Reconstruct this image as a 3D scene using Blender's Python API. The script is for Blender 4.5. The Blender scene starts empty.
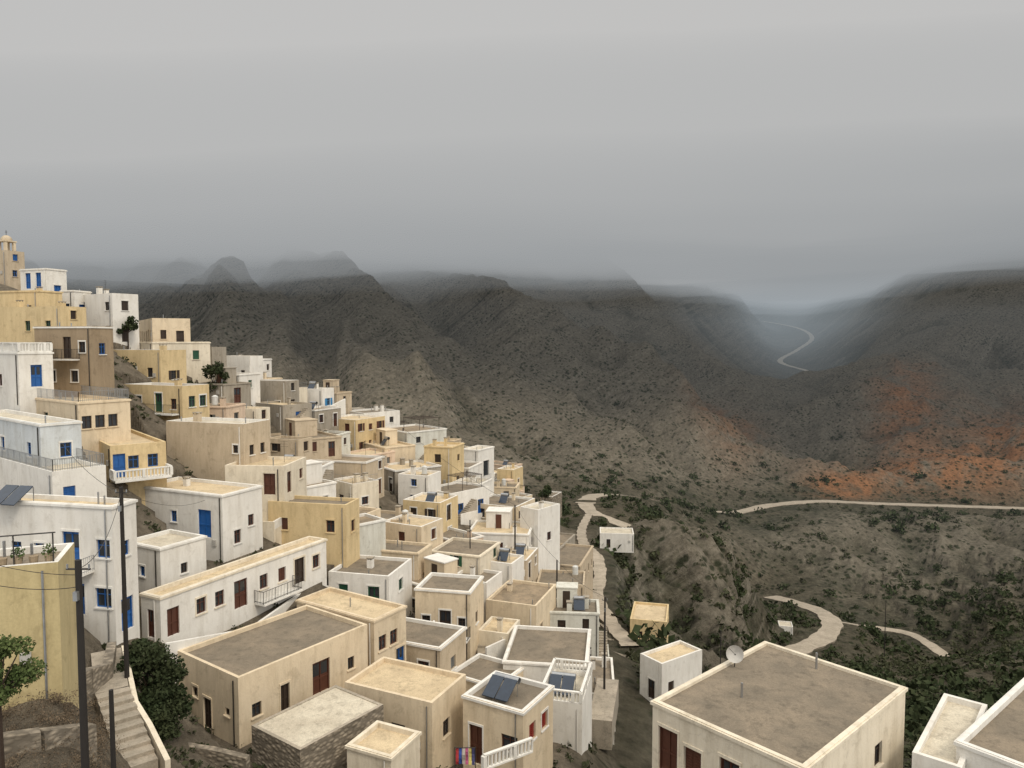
import bpy, math, random
import numpy as np
from mathutils import Vector
random.seed(7); rs=np.random.RandomState(5)
F=740.0; HZ=340.0; CZ=120.0
PITCH=math.atan((384-HZ)/F)
sp,cp=math.sin(PITCH),math.cos(PITCH)
def P(px,py,D):
    a=(px-512)/F; b=(384-py)/F
    dy=b*sp+cp; dz=b*cp-sp
    k=D/dy
    return Vector((a*k,D,CZ+dz*k))
S=bpy.context.scene
# ------------------------------------------------------------------ materials
def newmat(name):
    m=bpy.data.materials.new(name); m.use_nodes=True
    nt=m.node_tree; b=nt.nodes['Principled BSDF']
    return m,nt,b
def ramp(nt,src,stops):
    r=nt.nodes.new('ShaderNodeValToRGB')
    e=r.color_ramp.elements
    while len(e)<len(stops): e.new(0.5)
    for i,(p,c) in enumerate(stops):
        e[i].position=p; e[i].color=(c,c,c,1) if not isinstance(c,tuple) else (*c,1)
    nt.links.new(src,r.inputs[0]); return r.outputs[0]
def mix(nt,f,a,b,mode='MIX'):
    m=nt.nodes.new('ShaderNodeMix'); m.data_type='RGBA'; m.blend_type=mode
    for s,i in ((f,0),(a,6),(b,7)):
        if isinstance(s,(int,float)): m.inputs[i].default_value=s
        elif isinstance(s,tuple): m.inputs[i].default_value=(*s,1)
        else: nt.links.new(s,m.inputs[i])
    return m.outputs[2]
def mth(nt,op,a,b_,c=None):
    m=nt.nodes.new('ShaderNodeMath'); m.operation=op
    for i,s in enumerate((a,b_,c)):
        if s is None: continue
        if isinstance(s,(int,float)): m.inputs[i].default_value=s
        else: nt.links.new(s,m.inputs[i])
    return m.outputs[0]
def pos(nt,scale=(1,1,1)):
    g=nt.nodes.new('ShaderNodeNewGeometry'); mp=nt.nodes.new('ShaderNodeMapping')
    mp.inputs['Scale'].default_value=scale
    nt.links.new(g.outputs['Position'],mp.inputs['Vector']); return mp.outputs[0]
def noise(nt,vec,scale,detail=4,rough=.55,dist=0):
    n=nt.nodes.new('ShaderNodeTexNoise'); n.inputs['Scale'].default_value=scale
    n.inputs['Detail'].default_value=detail; n.inputs['Roughness'].default_value=rough
    n.inputs['Distortion'].default_value=dist
    nt.links.new(vec,n.inputs['Vector']); return n.outputs['Fac']
def plaster(name,col,stain=.55):
    m,nt,b=newmat(name)
    v=pos(nt); vs=pos(nt,(1,1,.18))
    n1=ramp(nt,noise(nt,v,.3,5,.6),[(.35,0.),(.7,1.)])
    n2=ramp(nt,noise(nt,vs,1.5,6,.7),[(.45,0.),(.70,1.)])
    n4=ramp(nt,noise(nt,v,1.1,7,.7,.5),[(.55,0.),(.65,1.)])
    n3=noise(nt,v,9,4,.6)
    dark=tuple(c*.58*k for c,k in zip(col,(1,.94,.84)))
    c=mix(nt,n1,col,tuple(min(.85,x*.86) for x in col))
    c=mix(nt,mth(nt,'MULTIPLY',n2,stain),c,dark)
    c=mix(nt,mth(nt,'MULTIPLY',n4,stain*.6),c,tuple(x*.75 for x in dark))
    c=mix(nt,.15,c,n3,'OVERLAY')
    nt.links.new(c,b.inputs['Base Color']); b.inputs['Roughness'].default_value=.9
    bu=nt.nodes.new('ShaderNodeBump'); bu.inputs['Strength'].default_value=.3; bu.inputs['Distance'].default_value=.03
    nt.links.new(n3,bu.inputs['Height']); nt.links.new(bu.outputs[0],b.inputs['Normal'])
    return m
def roofm(name,col,col2):
    m,nt,b=newmat(name); v=pos(nt)
    n1=ramp(nt,noise(nt,v,.4,7,.7,.6),[(.38,0.),(.62,1.)])
    n2=ramp(nt,noise(nt,v,1.6,7,.75),[(.5,0.),(.68,1.)])
    n3=ramp(nt,noise(nt,v,14,3,.7),[(.3,.75),(.7,1.1)])
    c=mix(nt,n1,col,col2)
    c=mix(nt,mth(nt,'MULTIPLY',n2,.8),c,tuple(x*.62 for x in col2))
    c=mix(nt,1.0,c,n3,'MULTIPLY')
    nt.links.new(c,b.inputs['Base Color']); b.inputs['Roughness'].default_value=.92
    return m
def flat(name,col,rough=.7,metal=0,var=.25,sc=3.):
    m,nt,b=newmat(name); v=pos(nt)
    c=mix(nt,ramp(nt,noise(nt,v,sc,4,.6),[(.3,0.),(.7,1.)]),col,tuple(x*(1-var) for x in col))
    nt.links.new(c,b.inputs['Base Color']); b.inputs['Roughness'].default_value=rough; b.inputs['Metallic'].default_value=metal
    return m
WM={'W':plaster('white_plaster',(.79,.76,.70),.4),'C':plaster('cream_plaster',(.72,.60,.43)),
    'Y':plaster('yellow_plaster',(.68,.53,.30)),'T':plaster('tan_plaster',(.56,.46,.33),.6),
    'O':plaster('ochre_plaster',(.55,.45,.24)),'P':plaster('ivory_plaster',(.76,.68,.54)),
    'B':plaster('brown_plaster',(.34,.26,.17),.6),'L':plaster('pale_blue_plaster',(.62,.65,.66)),
    'S':plaster('grey_render',(.36,.32,.26),.8),'K':plaster('peach_plaster',(.68,.53,.40)),'M':plaster('chalk_plaster',(.66,.65,.58),.6)}
RM={'g':roofm('grey_concrete_roof',(.26,.21,.15),(.18,.15,.11)),'c':roofm('cream_screed_roof',(.66,.53,.34),(.53,.42,.27)),
    'w':roofm('whitewashed_roof',(.64,.58,.46),(.50,.44,.34)),'b':roofm('brown_screed_roof',(.34,.26,.17),(.23,.18,.12))}
OM={'blue':flat('blue_paint',(.015,.11,.36),.5),'lblue':flat('light_blue_paint',(.05,.25,.5),.5),'brown':flat('brown_wood_paint',(.10,.035,.02),.55),
    'dbrown':flat('dark_wood',(.045,.028,.018),.6),'green':flat('green_paint',(.02,.10,.05),.5),'grey':flat('grey_paint',(.18,.18,.17),.6),
    'yel':flat('pale_yellow_paint',(.6,.5,.2),.6),'red':flat('red_paint',(.25,.03,.02),.5)}
GL,nt,b=newmat('window_glass'); b.inputs['Roughness'].default_value=.08
n_=noise(nt,pos(nt),.8,2); nt.links.new(mix(nt,n_,(.012,.014,.018),(.05,.055,.06)),b.inputs['Base Color'])
WHT=plaster('white_trim',(.78,.76,.71),.35)
STONE,nt,b=newmat('rubble_stone')
vo=nt.nodes.new('ShaderNodeTexVoronoi'); vo.inputs['Scale'].default_value=2.6; nt.links.new(pos(nt,(1,1,1.7)),vo.inputs['Vector'])
vd=ramp(nt,vo.outputs['Distance'],[(.0,1.),(.6,.45)])
hs=nt.nodes.new('ShaderNodeSeparateColor'); nt.links.new(vo.outputs['Color'],hs.inputs[0])
c=mix(nt,hs.outputs[0],(.28,.235,.175),(.46,.39,.30)); c=mix(nt,1.,c,vd,'MULTIPLY'); nt.links.new(c,b.inputs['Base Color']); b.inputs['Roughness'].default_value=.95
bu=nt.nodes.new('ShaderNodeBump'); bu.inputs['Distance'].default_value=.1; nt.links.new(vd,bu.inputs['Height']); nt.links.new(bu.outputs[0],b.inputs['Normal'])
CONC=roofm('worn_concrete',(.44,.38,.30),(.32,.28,.22))
METAL=flat('dark_metal',(.05,.045,.04),.5,.3); POLE=flat('tarred_pole',(.022,.018,.015),.8)
GALV=flat('galvanised_steel',(.45,.46,.47),.35,.8); SOLAR=flat('solar_glass',(.03,.045,.07),.12)
DISH=flat('dish_paint',(.5,.48,.44),.5); TANK=flat('white_plastic_tank',(.65,.65,.62),.4)
# ------------------------------------------------------------------ mesh builder
class MB:
    def __init__(s): s.v=[];s.f=[];s.m=[];s.mats=[]
    def mi(s,m):
        if m not in s.mats: s.mats.append(m)
        return s.mats.index(m)
    def quad(s,a,b,c,d,m):
        i=len(s.v); s.v+= [tuple(a),tuple(b),tuple(c),tuple(d)]; s.f.append((i,i+1,i+2,i+3)); s.m.append(s.mi(m))
    def box(s,o,ex,ey,ez,m):
        o=Vector(o);ex=Vector(ex);ey=Vector(ey);ez=Vector(ez)
        i=len(s.v)
        for k in (0,1):
            for p in (o,o+ex,o+ex+ey,o+ey): s.v.append(tuple(p+ez*k))
        for q in ((0,3,2,1),(4,5,6,7),(0,1,5,4),(1,2,6,5),(2,3,7,6),(3,0,4,7)):
            s.f.append(tuple(i+j for j in q)); s.m.append(s.mi(m))
    def rod(s,a,b,r,m,n=6,r2=None):
        a=Vector(a);b=Vector(b);r2=r if r2 is None else r2
        z=(b-a).normalized(); x=z.orthogonal().normalized(); y=z.cross(x)
        i=len(s.v)
        for p,rr in ((a,r),(b,r2)):
            for k in range(n):
                t=2*math.pi*k/n; s.v.append(tuple(p+x*rr*math.cos(t)+y*rr*math.sin(t)))
        for k in range(n):
            s.f.append((i+k,i+(k+1)%n,i+n+(k+1)%n,i+n+k)); s.m.append(s.mi(m))
        s.f.append(tuple(i+n+k for k in range(n))); s.m.append(s.mi(m))
    def obj(s,name,parent=None,loc=None):
        if not s.f: return None
        me=bpy.data.meshes.new(name); me.from_pydata(s.v,[],s.f)
        for m in s.mats: me.materials.append(m)
        me.polygons.foreach_set('material_index',s.m); me.update()
        o=bpy.data.objects.new(name,me); S.collection.objects.link(o)
        if parent: o.parent=parent
        if loc is not None: o.location=loc
        return o
def empty(name,loc):
    e=bpy.data.objects.new(name,None); e.location=loc; e.empty_display_size=.5; S.collection.objects.link(e); return e
Z=Vector((0,0,1))
def railing(mb,a,b,h=1.0,m=METAL,step=.16,r=.015):
    a=Vector(a);b=Vector(b); L=(b-a).length; n=max(2,int(L/step))
    for z in (h,.12): mb.rod(a+Z*z,b+Z*z,r*1.6,m,4)
    for i in range(n+1):
        p=a.lerp(b,i/n); mb.rod(p,p+Z*h,r if i%8 else r*2,m,4)
def balustrade(mb,a,b,h=.9,m=WHT):
    a=Vector(a);b=Vector(b);d=(b-a);L=d.length;d=d.normalized();n=d.cross(Z)
    mb.box(a-n*.1+Z*(h-.1),d*L,n*.2,Z*.1,m); mb.box(a-n*.1,d*L,n*.2,Z*.1,m)
    k=max(2,int(L/.28))
    for i in range(k+1):
        p=a.lerp(b,i/k); w=.055 if i%8 else .12
        mb.box(p-d*w-n*w+Z*.1,d*2*w,n*2*w,Z*(h-.2),m)
def wallface(W_,O_,P0,t,n,W,H,ext,ops,wm,trim):
    us={0.,W};vs={-ext,H}; hs=[]
    for o in ops:
        u0,u1=o['u']-o['w']/2,o['u']+o['w']/2; v0,v1=o['v'],o['v']+o['h']
        if u0<.15 or u1>W-.15 or v1>H-.15: continue
        if any(not(u1+.1<h[0] or u0-.1>h[1] or v1+.1<h[2] or v0-.1>h[3]) for h in hs): continue
        hs.append((u0,u1,v0,v1,o)); us|={u0,u1}; vs|={v0,v1}
    us=sorted(us);vs=sorted(vs)
    q=lambda u,v,d=0: P0+t*u+Z*v-n*d
    for i in range(len(us)-1):
        for j in range(len(vs)-1):
            uc=(us[i]+us[i+1])/2;vc=(vs[j]+vs[j+1])/2
            if any(h[0]<uc<h[1] and h[2]<vc<h[3] for h in hs): continue
            W_.quad(q(us[i],vs[j]),q(us[i+1],vs[j]),q(us[i+1],vs[j+1]),q(us[i],vs[j+1]),wm)
    for (u0,u1,v0,v1,o) in hs:
        R=.2
        W_.quad(q(u0,v0),q(u0,v0,R),q(u1,v0,R),q(u1,v0),wm);W_.quad(q(u0,v1),q(u1,v1),q(u1,v1,R),q(u0,v1,R),wm)
        W_.quad(q(u0,v0),q(u0,v1),q(u0,v1,R),q(u0,v0,R),wm);W_.quad(q(u1,v0),q(u1,v0,R),q(u1,v1,R),q(u1,v1),wm)
        k=o['k'];cm=OM[o['c']];w=u1-u0;h=v1-v0
        def bx(a0,a1,b0,b1,d0,d1,m): O_.box(q(a0,b0,d0),t*(a1-a0),-n*(d1-d0),Z*(b1-b0),m)
        if k=='void':
            O_.quad(q(u0,v0,R),q(u1,v0,R),q(u1,v1,R),q(u0,v1,R),GL)
        elif k=='door':
            O_.quad(q(u0,v0,R-.02),q(u1,v0,R-.02),q(u1,v1,R-.02),q(u0,v1,R-.02),cm)
            fw=.07
            bx(u0,u0+fw,v0,v1,R-.1,R-.03,cm);bx(u1-fw,u1,v0,v1,R-.1,R-.03,cm);bx(u0+fw,u1-fw,v1-fw,v1,R-.1,R-.03,cm)
            um=(u0+u1)/2
            bx(um-.03,um+.03,v0,v1-fw,R-.08,R-.03,cm); bx(u0+fw,um-.03,v0+h*.42,v0+h*.47,R-.07,R-.03,cm); bx(um+.03,u1-fw,v0+h*.42,v0+h*.47,R-.07,R-.03,cm)
            if o.get('gl',1): bx(u0+fw+.06,um-.08,v0+h*.55,v1-.2,R-.05,R-.03,GL); bx(um+.08,u1-fw-.06,v0+h*.55,v1-.2,R-.05,R-.03,GL)
        elif k=='shut':
            O_.quad(q(u0,v0,R-.06),q(u1,v0,R-.06),q(u1,v1,R-.06),q(u0,v1,R-.06),cm)
            um=(u0+u1)/2
            for a,b_ in ((u0+.02,um-.02),(um+.02,u1-.02)):
                ns=int(h/.14)
                for i in range(ns): bx(a+.05,b_-.05,v0+.06+i*(h-.1)/ns,v0+.06+(i+.55)*(h-.1)/ns,R-.1,R-.065,cm)
        else:
            O_.quad(q(u0,v0,R-.02),q(u1,v0,R-.02),q(u1,v1,R-.02),q(u0,v1,R-.02),GL)
            fw=.07
            bx(u0,u0+fw,v0,v1,R-.08,R-.03,cm);bx(u1-fw,u1,v0,v1,R-.08,R-.03,cm);bx(u0+fw,u1-fw,v1-fw,v1,R-.08,R-.03,cm);bx(u0+fw,u1-fw,v0,v0+fw,R-.08,R-.03,cm)
            um=(u0+u1)/2; bx(um-.03,um+.03,v0+fw,v1-fw,R-.08,R-.03,cm); bx(u0+fw,um-.03,v0+h*.64,v0+h*.68,R-.07,R-.03,cm);bx(um+.03,u1-fw,v0+h*.64,v0+h*.68,R-.07,R-.03,cm)
            if o.get('sh'): 
                bx(u0-w*.5,u0-.03,v0,v1,-.055,-.005,cm); bx(u1+.03,u1+w*.5,v0,v1,-.055,-.005,cm)
        if k!='void' and k!='door': bx(u0-.1,u1+.1,v0-.09,v0-.003,-.1,.02,trim)
        if o.get('tr'):
            tw=.1; s0=v0
            bx(u0-tw,u0-.003,s0,v1,-.03,.01,trim);bx(u1+.003,u1+tw,s0,v1,-.03,.01,trim);bx(u0-tw,u1+tw,v1+.003,v1+tw+.05,-.045,.01,trim)
def autoops(W,H,rng,col,dens=.75):
    ns=max(1,round(H/3.1)); sh=H/ns; out=[]
    tr=rng.random()<.5; shr=rng.random()<.25
    n=max(1,int((W-.4)/rng.uniform(2.0,2.9)))
    for s in range(ns):
        for i in range(n):
            if rng.random()>dens: continue
            u=W*(i+.5)/n+rng.uniform(-.2,.2)
            r=rng.random()
            if r<(.4 if s==0 else .16): out.append(dict(u=u,v=s*sh+.02+(0.1 if s else 0),w=rng.uniform(.9,1.25),h=2.05,k='door',c=col,tr=tr,gl=rng.random()<.5))
            else:
                out.append(dict(u=u,v=s*sh+.95,w=rng.uniform(.7,1.05),h=rng.uniform(.95,1.3),k='shut' if r<.62 else 'win',c=col,tr=tr,sh=shr))
    return out
HOUSES=[]
CN={'W':'white_house','C':'cream_house','Y':'yellow_house','T':'tan_house','O':'ochre_house','P':'ivory_house','B':'brown_house','L':'pale_blue_house','S':'grey_house','K':'peach_house','M':'chalk_white_house'}
def house_w(A,th,wl,wr,h,wc,rc,seed,opsL=None,opsR=None,col=None,name=None,ext=5.,par=.3,cornice=None,clutter=True,dens=.75,rimmat=None,annex=False):
    rng=random.Random(seed)
    e1=Vector((-math.cos(th),math.sin(th),0)); e2=Vector((math.sin(th),math.cos(th),0))
    col=col or rng.choice(['blue','brown','dbrown','brown','dbrown','green','grey','brown','dbrown'])
    wm=WM[wc] if wc!='R' else STONE; rm=RM[rc]; trim=rimmat or (WHT if rng.random()<.35 else wm)
    E=empty(name or CN[wc],A)
    W_=MB();O_=MB();R_=MB();D_=MB()
    o=Vector((0,0,0)); B=e1*wl; C=B+e2*wr; Dd=e2*wr
    def conv(ops,W,H):
        if ops is None: return autoops(W,H,rng,col,dens)
        out=[]
        for t in ops:
            fr,v,k=t[0],t[1],t[2]; c=t[3] if len(t)>3 else col
            w=t[4] if len(t)>4 else (1.0 if k=='door' else .85); hh=t[5] if len(t)>5 else (2.1 if k=='door' else 1.15)
            out.append(dict(u=fr*W,v=v,w=w,h=hh,k=k,c=c,tr=rng.random()<.5,gl=rng.random()<.6))
        return out
    wallface(W_,O_,B,-e1,-e2,wl,h,ext,conv(opsL,wl,h),wm,trim)
    wallface(W_,O_,o,e2,-e1,wr,h,ext,conv(opsR,wr,h),wm,trim)
    wallface(W_,O_,Dd,e1,e2,wl,h,ext,autoops(wl,h,rng,col,.5 if wc!='R' else 0),wm,trim)
    wallface(W_,O_,C,-e2,e1,wr,h,ext,autoops(wr,h,rng,col,.5 if wc!='R' else 0),wm,trim)
    tk=.22
    ou=[o,Dd,C,B]
    inn=[e1*tk+e2*tk, Dd+e1*tk-e2*tk, C-e1*tk-e2*tk, B-e1*tk+e2*tk]
    for i in range(4):
        j=(i+1)%4
        R_.quad(ou[i]+Z*h,ou[j]+Z*h,inn[j]+Z*h,inn[i]+Z*h,trim)
        R_.quad(inn[i]+Z*h,inn[j]+Z*h,inn[j]+Z*(h-par),inn[i]+Z*(h-par),trim)
    R_.quad(*[p+Z*(h-par) for p in inn],rm)
    if cornice is None: cornice=rng.random()<.45
    if cornice:
        k=.09; ch=.16
        zz=Z*(h-ch-.05)
        D_.box(o-e2*k-e1*k+zz,e1*(wl+2*k),e2*(k-.001),Z*ch,trim); D_.box(Dd+e2*.001-e1*k+zz,e1*(wl+2*k),e2*k,Z*ch,trim)
        D_.box(o-e1*k+zz,e1*(k-.001),e2*wr,Z*ch,trim); D_.box(B+e1*.001+zz,e1*k,e2*wr,Z*ch,trim)
    rb=h-par
    def chimney(p):
        s=rng.uniform(.35,.6);hh=rng.uniform(.6,1.2)
        D_.box(p,e1*s,e2*s,Z*hh,wm); D_.box(p-e1*.06-e2*.06+Z*(hh+.12),e1*(s+.12),e2*(s+.12),Z*.07,CONC)
        for a in (0,1):
            for b_ in (0,1): D_.box(p+e1*a*(s-.08)+e2*b_*(s-.08)+Z*hh,e1*.08,e2*.08,Z*.12,CONC)
    if clutter and wl>3 and wr>3:
        for _ in range(rng.choice([0,1,1,2])): chimney(e1*rng.uniform(.6,wl-1.2)+e2*rng.uniform(.6,wr-1.2)+Z*(rb-.01))
        r=rng.random()
        if r<.10:
            p=e1*rng.uniform(1,wl-2)+e2*rng.uniform(1,wr-1.5)+Z*rb
            D_.rod(p+Z*1.15,p+e1*1.2+Z*1.15,.24,GALV,10)
            D_.quad(p-e2*.9+Z*.12,p-e2*.9+e1*1.2+Z*.12,p+e1*1.2-e2*.2+Z*1.0,p-e2*.2+Z*1.0,SOLAR)
            for u in (0,1.2): D_.rod(p+e1*u,p+e1*u+Z*1.1,.03,METAL,4)
        elif r<.34:
            p=e1*rng.uniform(1,wl-1)+e2*rng.uniform(1,wr-1)+Z*rb
            D_.rod(p,p+Z*2.2,.02,METAL,4)
            for u in (.0,.25,.5): D_.rod(p+e1*(-.4)+Z*(2.1-u),p+e1*.4+Z*(2.1-u),.012,METAL,4)
        elif r<.46:
            p=e1*rng.uniform(.8,wl-.8)+e2*rng.uniform(.8,wr-.8)+Z*rb
            D_.box(p-e1*.4-e2*.4,e1*.8,e2*.8,Z*.25,CONC); D_.rod(p+Z*.25,p+Z*1.25,.38,TANK,12); D_.rod(p+Z*1.25,p+Z*1.4,.38,TANK,12,.12)
        elif r<.52:
            p=e1*.5+e2*(wr*.35)+Z*rb; a_=wl*.5; b2=wr*.5
            for a in (0,1):
                for b_ in (0,1): D_.rod(p+e1*a*a_+e2*b_*b2,p+e1*a*a_+e2*b_*b2+Z*2.1,.045,OM['dbrown'],5)
            for i in range(9): D_.rod(p+e1*(a_*i/8)+Z*2.13-e2*.2,p+e1*(a_*i/8)+e2*(b2+.2)+Z*2.13,.03,OM['dbrown'],4)
            for b_ in (0,1): D_.rod(p+e2*b_*b2+Z*2.06-e1*.15,p+e1*(a_+.15)+e2*b_*b2+Z*2.06,.04,OM['dbrown'],4)
        elif r<.57:
            for a,b_ in ((o+e1*.1+e2*.1,e1*(wl-.1)+e2*.1),(o+e1*.1+e2*.1,e1*.1+e2*(wr-.1))): railing(D_,a+Z*h,b_+Z*h,.8,GALV,.25,.012)
    if clutter or h>5:
        for _ in range(rng.choice([0,1,2,2])):
            p=e1*rng.uniform(.5,wl-.5)+e2*rng.uniform(.5,wr-.5)+Z*rb; D_.rod(p,p+Z*rng.uniform(.4,.9),.06,GALV,6)
    if wc!='R':
        u=rng.uniform(.2,.6); D_.rod(e1*u-e2*.06+Z*(h-.3),e1*u-e2*.06-Z*.5,.045,rng.choice([GALV,METAL,WHT]),5)
        if rng.random()<.5: D_.box(e1*(u+.5)-e2*.12+Z*1.3,e1*.4,e2*.118,Z*.5,DISH)
    if annex and wl>4 and wr>4:
        r=rng.random()
        if r<.22:
            p=e1*(wl*rng.uniform(.35,.55))+e2*(wr*rng.uniform(.4,.55))+Z*rb; a_=wl*.4;b2=wr*.4;hh=2.2
            D_.box(p,e1*a_,e2*b2,Z*hh,wm); D_.box(p-e1*.08-e2*.08+Z*hh,e1*(a_+.16),e2*(b2+.16),Z*.12,trim)
            D_.box(p+e1*a_*.35-e2*.03,e1*.8,e2*.029,Z*1.9,OM[col])
        r=rng.random()
        if r<.35:
            dp=rng.uniform(1.6,2.6); th_=rng.uniform(.0,.9)
            q=e1*.2-e2*dp; a_=wl-.4
            D_.box(q-Z*ext,e1*a_,e2*(dp-.003),Z*(ext+th_),wm)
            for (pp,ea,eb) in ((q,e1*a_,e2*.18),(q+e2*.18,e1*.18,e2*(dp-.19)),(q+e1*(a_-.18)+e2*.18,e1*.18,e2*(dp-.19))):
                D_.box(pp+Z*th_,ea,eb,Z*.75,wm if rng.random()<.5 else WHT)
        elif r<.6:
            n=12; 
            for i in range(n): D_.box(-e1*1.0+e2*(wr*.1+i*.27)-Z*ext,e1*.997,e2*.27,Z*(ext+.2*(i+1)),CONC)
            D_.box(-e1*1.15+e2*(wr*.1)-Z*ext,e1*.148,e2*3.24,Z*(ext+.9),wm)
    W_.obj('walls',E);R_.obj('roof',E);O_.obj('windows_and_doors',E);D_.obj('roof_details',E)
    HOUSES.append((A.copy(),e1,e2,wl,wr,A.z))
    return E,e1,e2
CTRL=[]
def house(xl,xc,xr,yt,yb,D,thd,wc='C',rc='g',L=None,R=None,ctrl=True,maxd=14,mind=3.,**k):
    th=math.radians(thd)
    A=P(xc,yb,D); T=P(xc,yt,D); h=T.z-A.z
    A=Vector((T.x,D,A.z))
    XL=P(xl,yt,D).x/D; XR=P(xr,yt,D).x/D
    wl=(A.x-XL*D)/max(.15,(math.cos(th)+XL*math.sin(th)))
    den=math.sin(th)-XR*math.cos(th)
    wr=(XR*D-A.x)/den if den>.05 else 8
    wl=max(2.,min(wl,22)); wr=max(mind,min(wr,maxd))
    if ctrl: CTRL.append((A.x/D,math.log(D),(A.z-CZ)/D,.012))
    i=len(HOUSES)
    E,e1,e2=house_w(A,th,wl,wr,h,wc,rc,100+i,opsL=L,opsR=R,**k)
    return dict(E=E,e1=e1,e2=e2,wl=wl,wr=wr,h=h,A=A)
d,w,s='door','win','shut'
h_br=house(652,805,903,768,905,29.5,48,'P','g',L=[(.12,2.6,d,'brown',1.1,2.2),(.30,3.1,s,'brown',.95,1.3),(.55,2.6,d,'brown',1.0,2.1),(.8,3.1,s,'brown',.9,1.2)],R=[(.3,3.0,w),(.7,3.0,w)],cornice=True,clutter=False,rimmat=WM['P'],par=.16,name='flat_roofed_house')
h_fr=house(955,1062,1150,780,900,30,50,'W','g',cornice=True,clutter=False,rimmat=WHT)
h_fr2=house(922,962,985,768,840,32,40,'W','w',L=[],R=[],cornice=False,clutter=False,name='white_terrace_block',ctrl=False)
house(503,587,600,666,722,60,8,'W','g',L=[(.3,1.2,w,'brown',.7,.8),(.75,1.2,w,'brown',.7,.8)],R=[],cornice=True,clutter=False,maxd=9)
house(630,667,674,622,648,98,14,'Y','c',col='brown',maxd=7,clutter=False)
house(640,662,702,664,705,72,55,'W','c',col='dbrown',maxd=9,clutter=False)
h_sol=house(463,523,553,712,780,45,30,'C','g',L=[(.22,.0,d,'brown',1.0,2.6),(.78,1.6,w,'brown',1.2,1.0)],R=[(.3,2.,s,'red'),(.7,2.,s,'red')],cornice=True,clutter=False,rimmat=WHT)
house(345,432,466,703,772,46,25,'C','c',L=[(.62,.4,d,'dbrown',1.1,2.2),(.25,1.4,w,'dbrown')],R=[(.4,1.5,w,'dbrown')],clutter=False,cornice=False)
house(347,391,408,757,795,40,25,'P','c',L=[],R=[],clutter=False,ctrl=False)
h_mid=house(415,470,483,592,668,66,12,'C','g',L=[(.2,3.5,w,'dbrown',.8,1.1),(.55,2.9,d,'dbrown',1.1,2.3),(.85,3.5,w,'dbrown',.7,1.1),(.3,.1,d,'brown'),(.7,.8,w,'brown')],R=[(.5,3.3,w)],cornice=True,name='balcony_house')
house(297,374,406,620,690,55,32,'C','c',L=[(.2,1.,w),(.75,.3,d,'brown')],R=[(.25,2.8,w,'brown'),(.6,2.8,w,'brown'),(.8,.2,d,'blue')],clutter=False)
h_fc=house(178,238,368,678,748,45,36,'C','g',L=[(.3,1.9,w,'dbrown',.6,.7),(.5,.1,d,'dbrown',.9,2.1),(.82,1.7,w,'dbrown',.5,.5)],R=[(.12,1.5,w,'dbrown',.7,.9),(.32,.9,d,'dbrown',.7,1.9),(.60,1.0,d,'brown',1.5,2.3),(.85,1.7,w,'dbrown',.6,.9)],maxd=14,clutter=False,cornice=False,name='stone_terrace_house')
h_tr=house(252,300,384,750,780,40.5,36,'R','w',L=[],R=[],clutter=False,ctrl=False,cornice=False,name='stone_terrace',par=.05,maxd=9,rimmat=CONC)
house(268,346,358,505,565,68,12,'Y','g',L=[(.2,3.,s,'brown'),(.8,3.,w,'brown')],R=[(.5,2.8,w,'brown')],cornice=False,clutter=False)
h_long=house(143,160,327,597,642,50,27,'W','c',L=[(.5,.1,d,'brown',.8,2.)],R=[(.06,.1,d,'brown',1.,2.),(.2,.9,w,'brown'),(.3,.9,w,'brown'),(.42,.1,d,'brown',1.3,2.2),(.56,.9,w,'brown'),(.68,.9,s,'brown'),(.8,.1,d,'dbrown',1.2,2.2),(.92,.9,w,'brown')],maxd=19,clutter=False,cornice=True,rimmat=WM['P'],name='long_white_house')
house(166,243,270,424,502,72,18,'T','w',L=[(.9,4.8,w,'dbrown',.6,.8)],R=[(.3,4.5,w,'dbrown',.7,1.),(.7,4.5,w,'dbrown',.7,1.),(.5,1.5,w,'dbrown',.7,1.)],cornice=False)
house(136,222,262,495,562,62,24,'W','c',L=[(.1,2.9,w,'blue',.7,1.),(.8,1.9,d,'blue',1.5,2.4),(.45,2.9,w,'blue',.7,1.)],R=[(.35,1.2,w,'brown',.8,1.2),(.7,2.4,w,'brown',.7,1.)],cornice=True,rimmat=WHT)
house(124,160,206,548,604,54.5,28,'W','w',L=[(.5,1.8,w,'blue',.6,.8)],R=[(.5,1.8,w,'dbrown',.6,.8)],clutter=False,ctrl=False,annex=False)
h_lb=house(-25,112,136,506,645,47,12,'W','c',L=[(.47,5.4,w,'blue',.8,1.),(.70,4.9,d,'blue',1.3,2.4),(.93,5.7,w,'blue',1.0,1.2),(.92,2.4,w,'blue',1.2,1.3),(.55,.5,w,'blue',.9,1.2),(.74,1.8,d,'blue',1.0,2.1),(.3,5.4,w,'blue',.8,1.)],R=[(.5,.6,d,'blue',1.1,2.2),(.5,5.6,w,'blue',.7,1.)],cornice=True,rimmat=WHT,clutter=False,maxd=8,mind=2,name='blue_shuttered_white_house')
h_oc=house(-80,58,75,562,690,30,-20,'O','g',L=[],R=[],clutter=False,cornice=False,maxd=5,mind=1.5,name='ochre_house')
house(-30,40,80,424,482,58,38,'L','w',L=[(.5,1.8,w,'blue'),(.85,1.8,w,'blue')],R=[(.2,1.8,d,'blue'),(.6,1.8,w,'blue'),(.85,1.8,w,'blue')],cornice=True,rimmat=WHT)
h_t2=house(-30,52,106,472,508,54,38,'W','w',L=[],R=[(.3,.3,s,'blue')],clutter=False,name='white_terrace_block')
h_w18=house(-40,18,50,352,400,70,36,'W','w',L=[(.7,1.2,w,'brown')],R=[(.5,1.2,d,'blue')],cornice=True)
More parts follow.
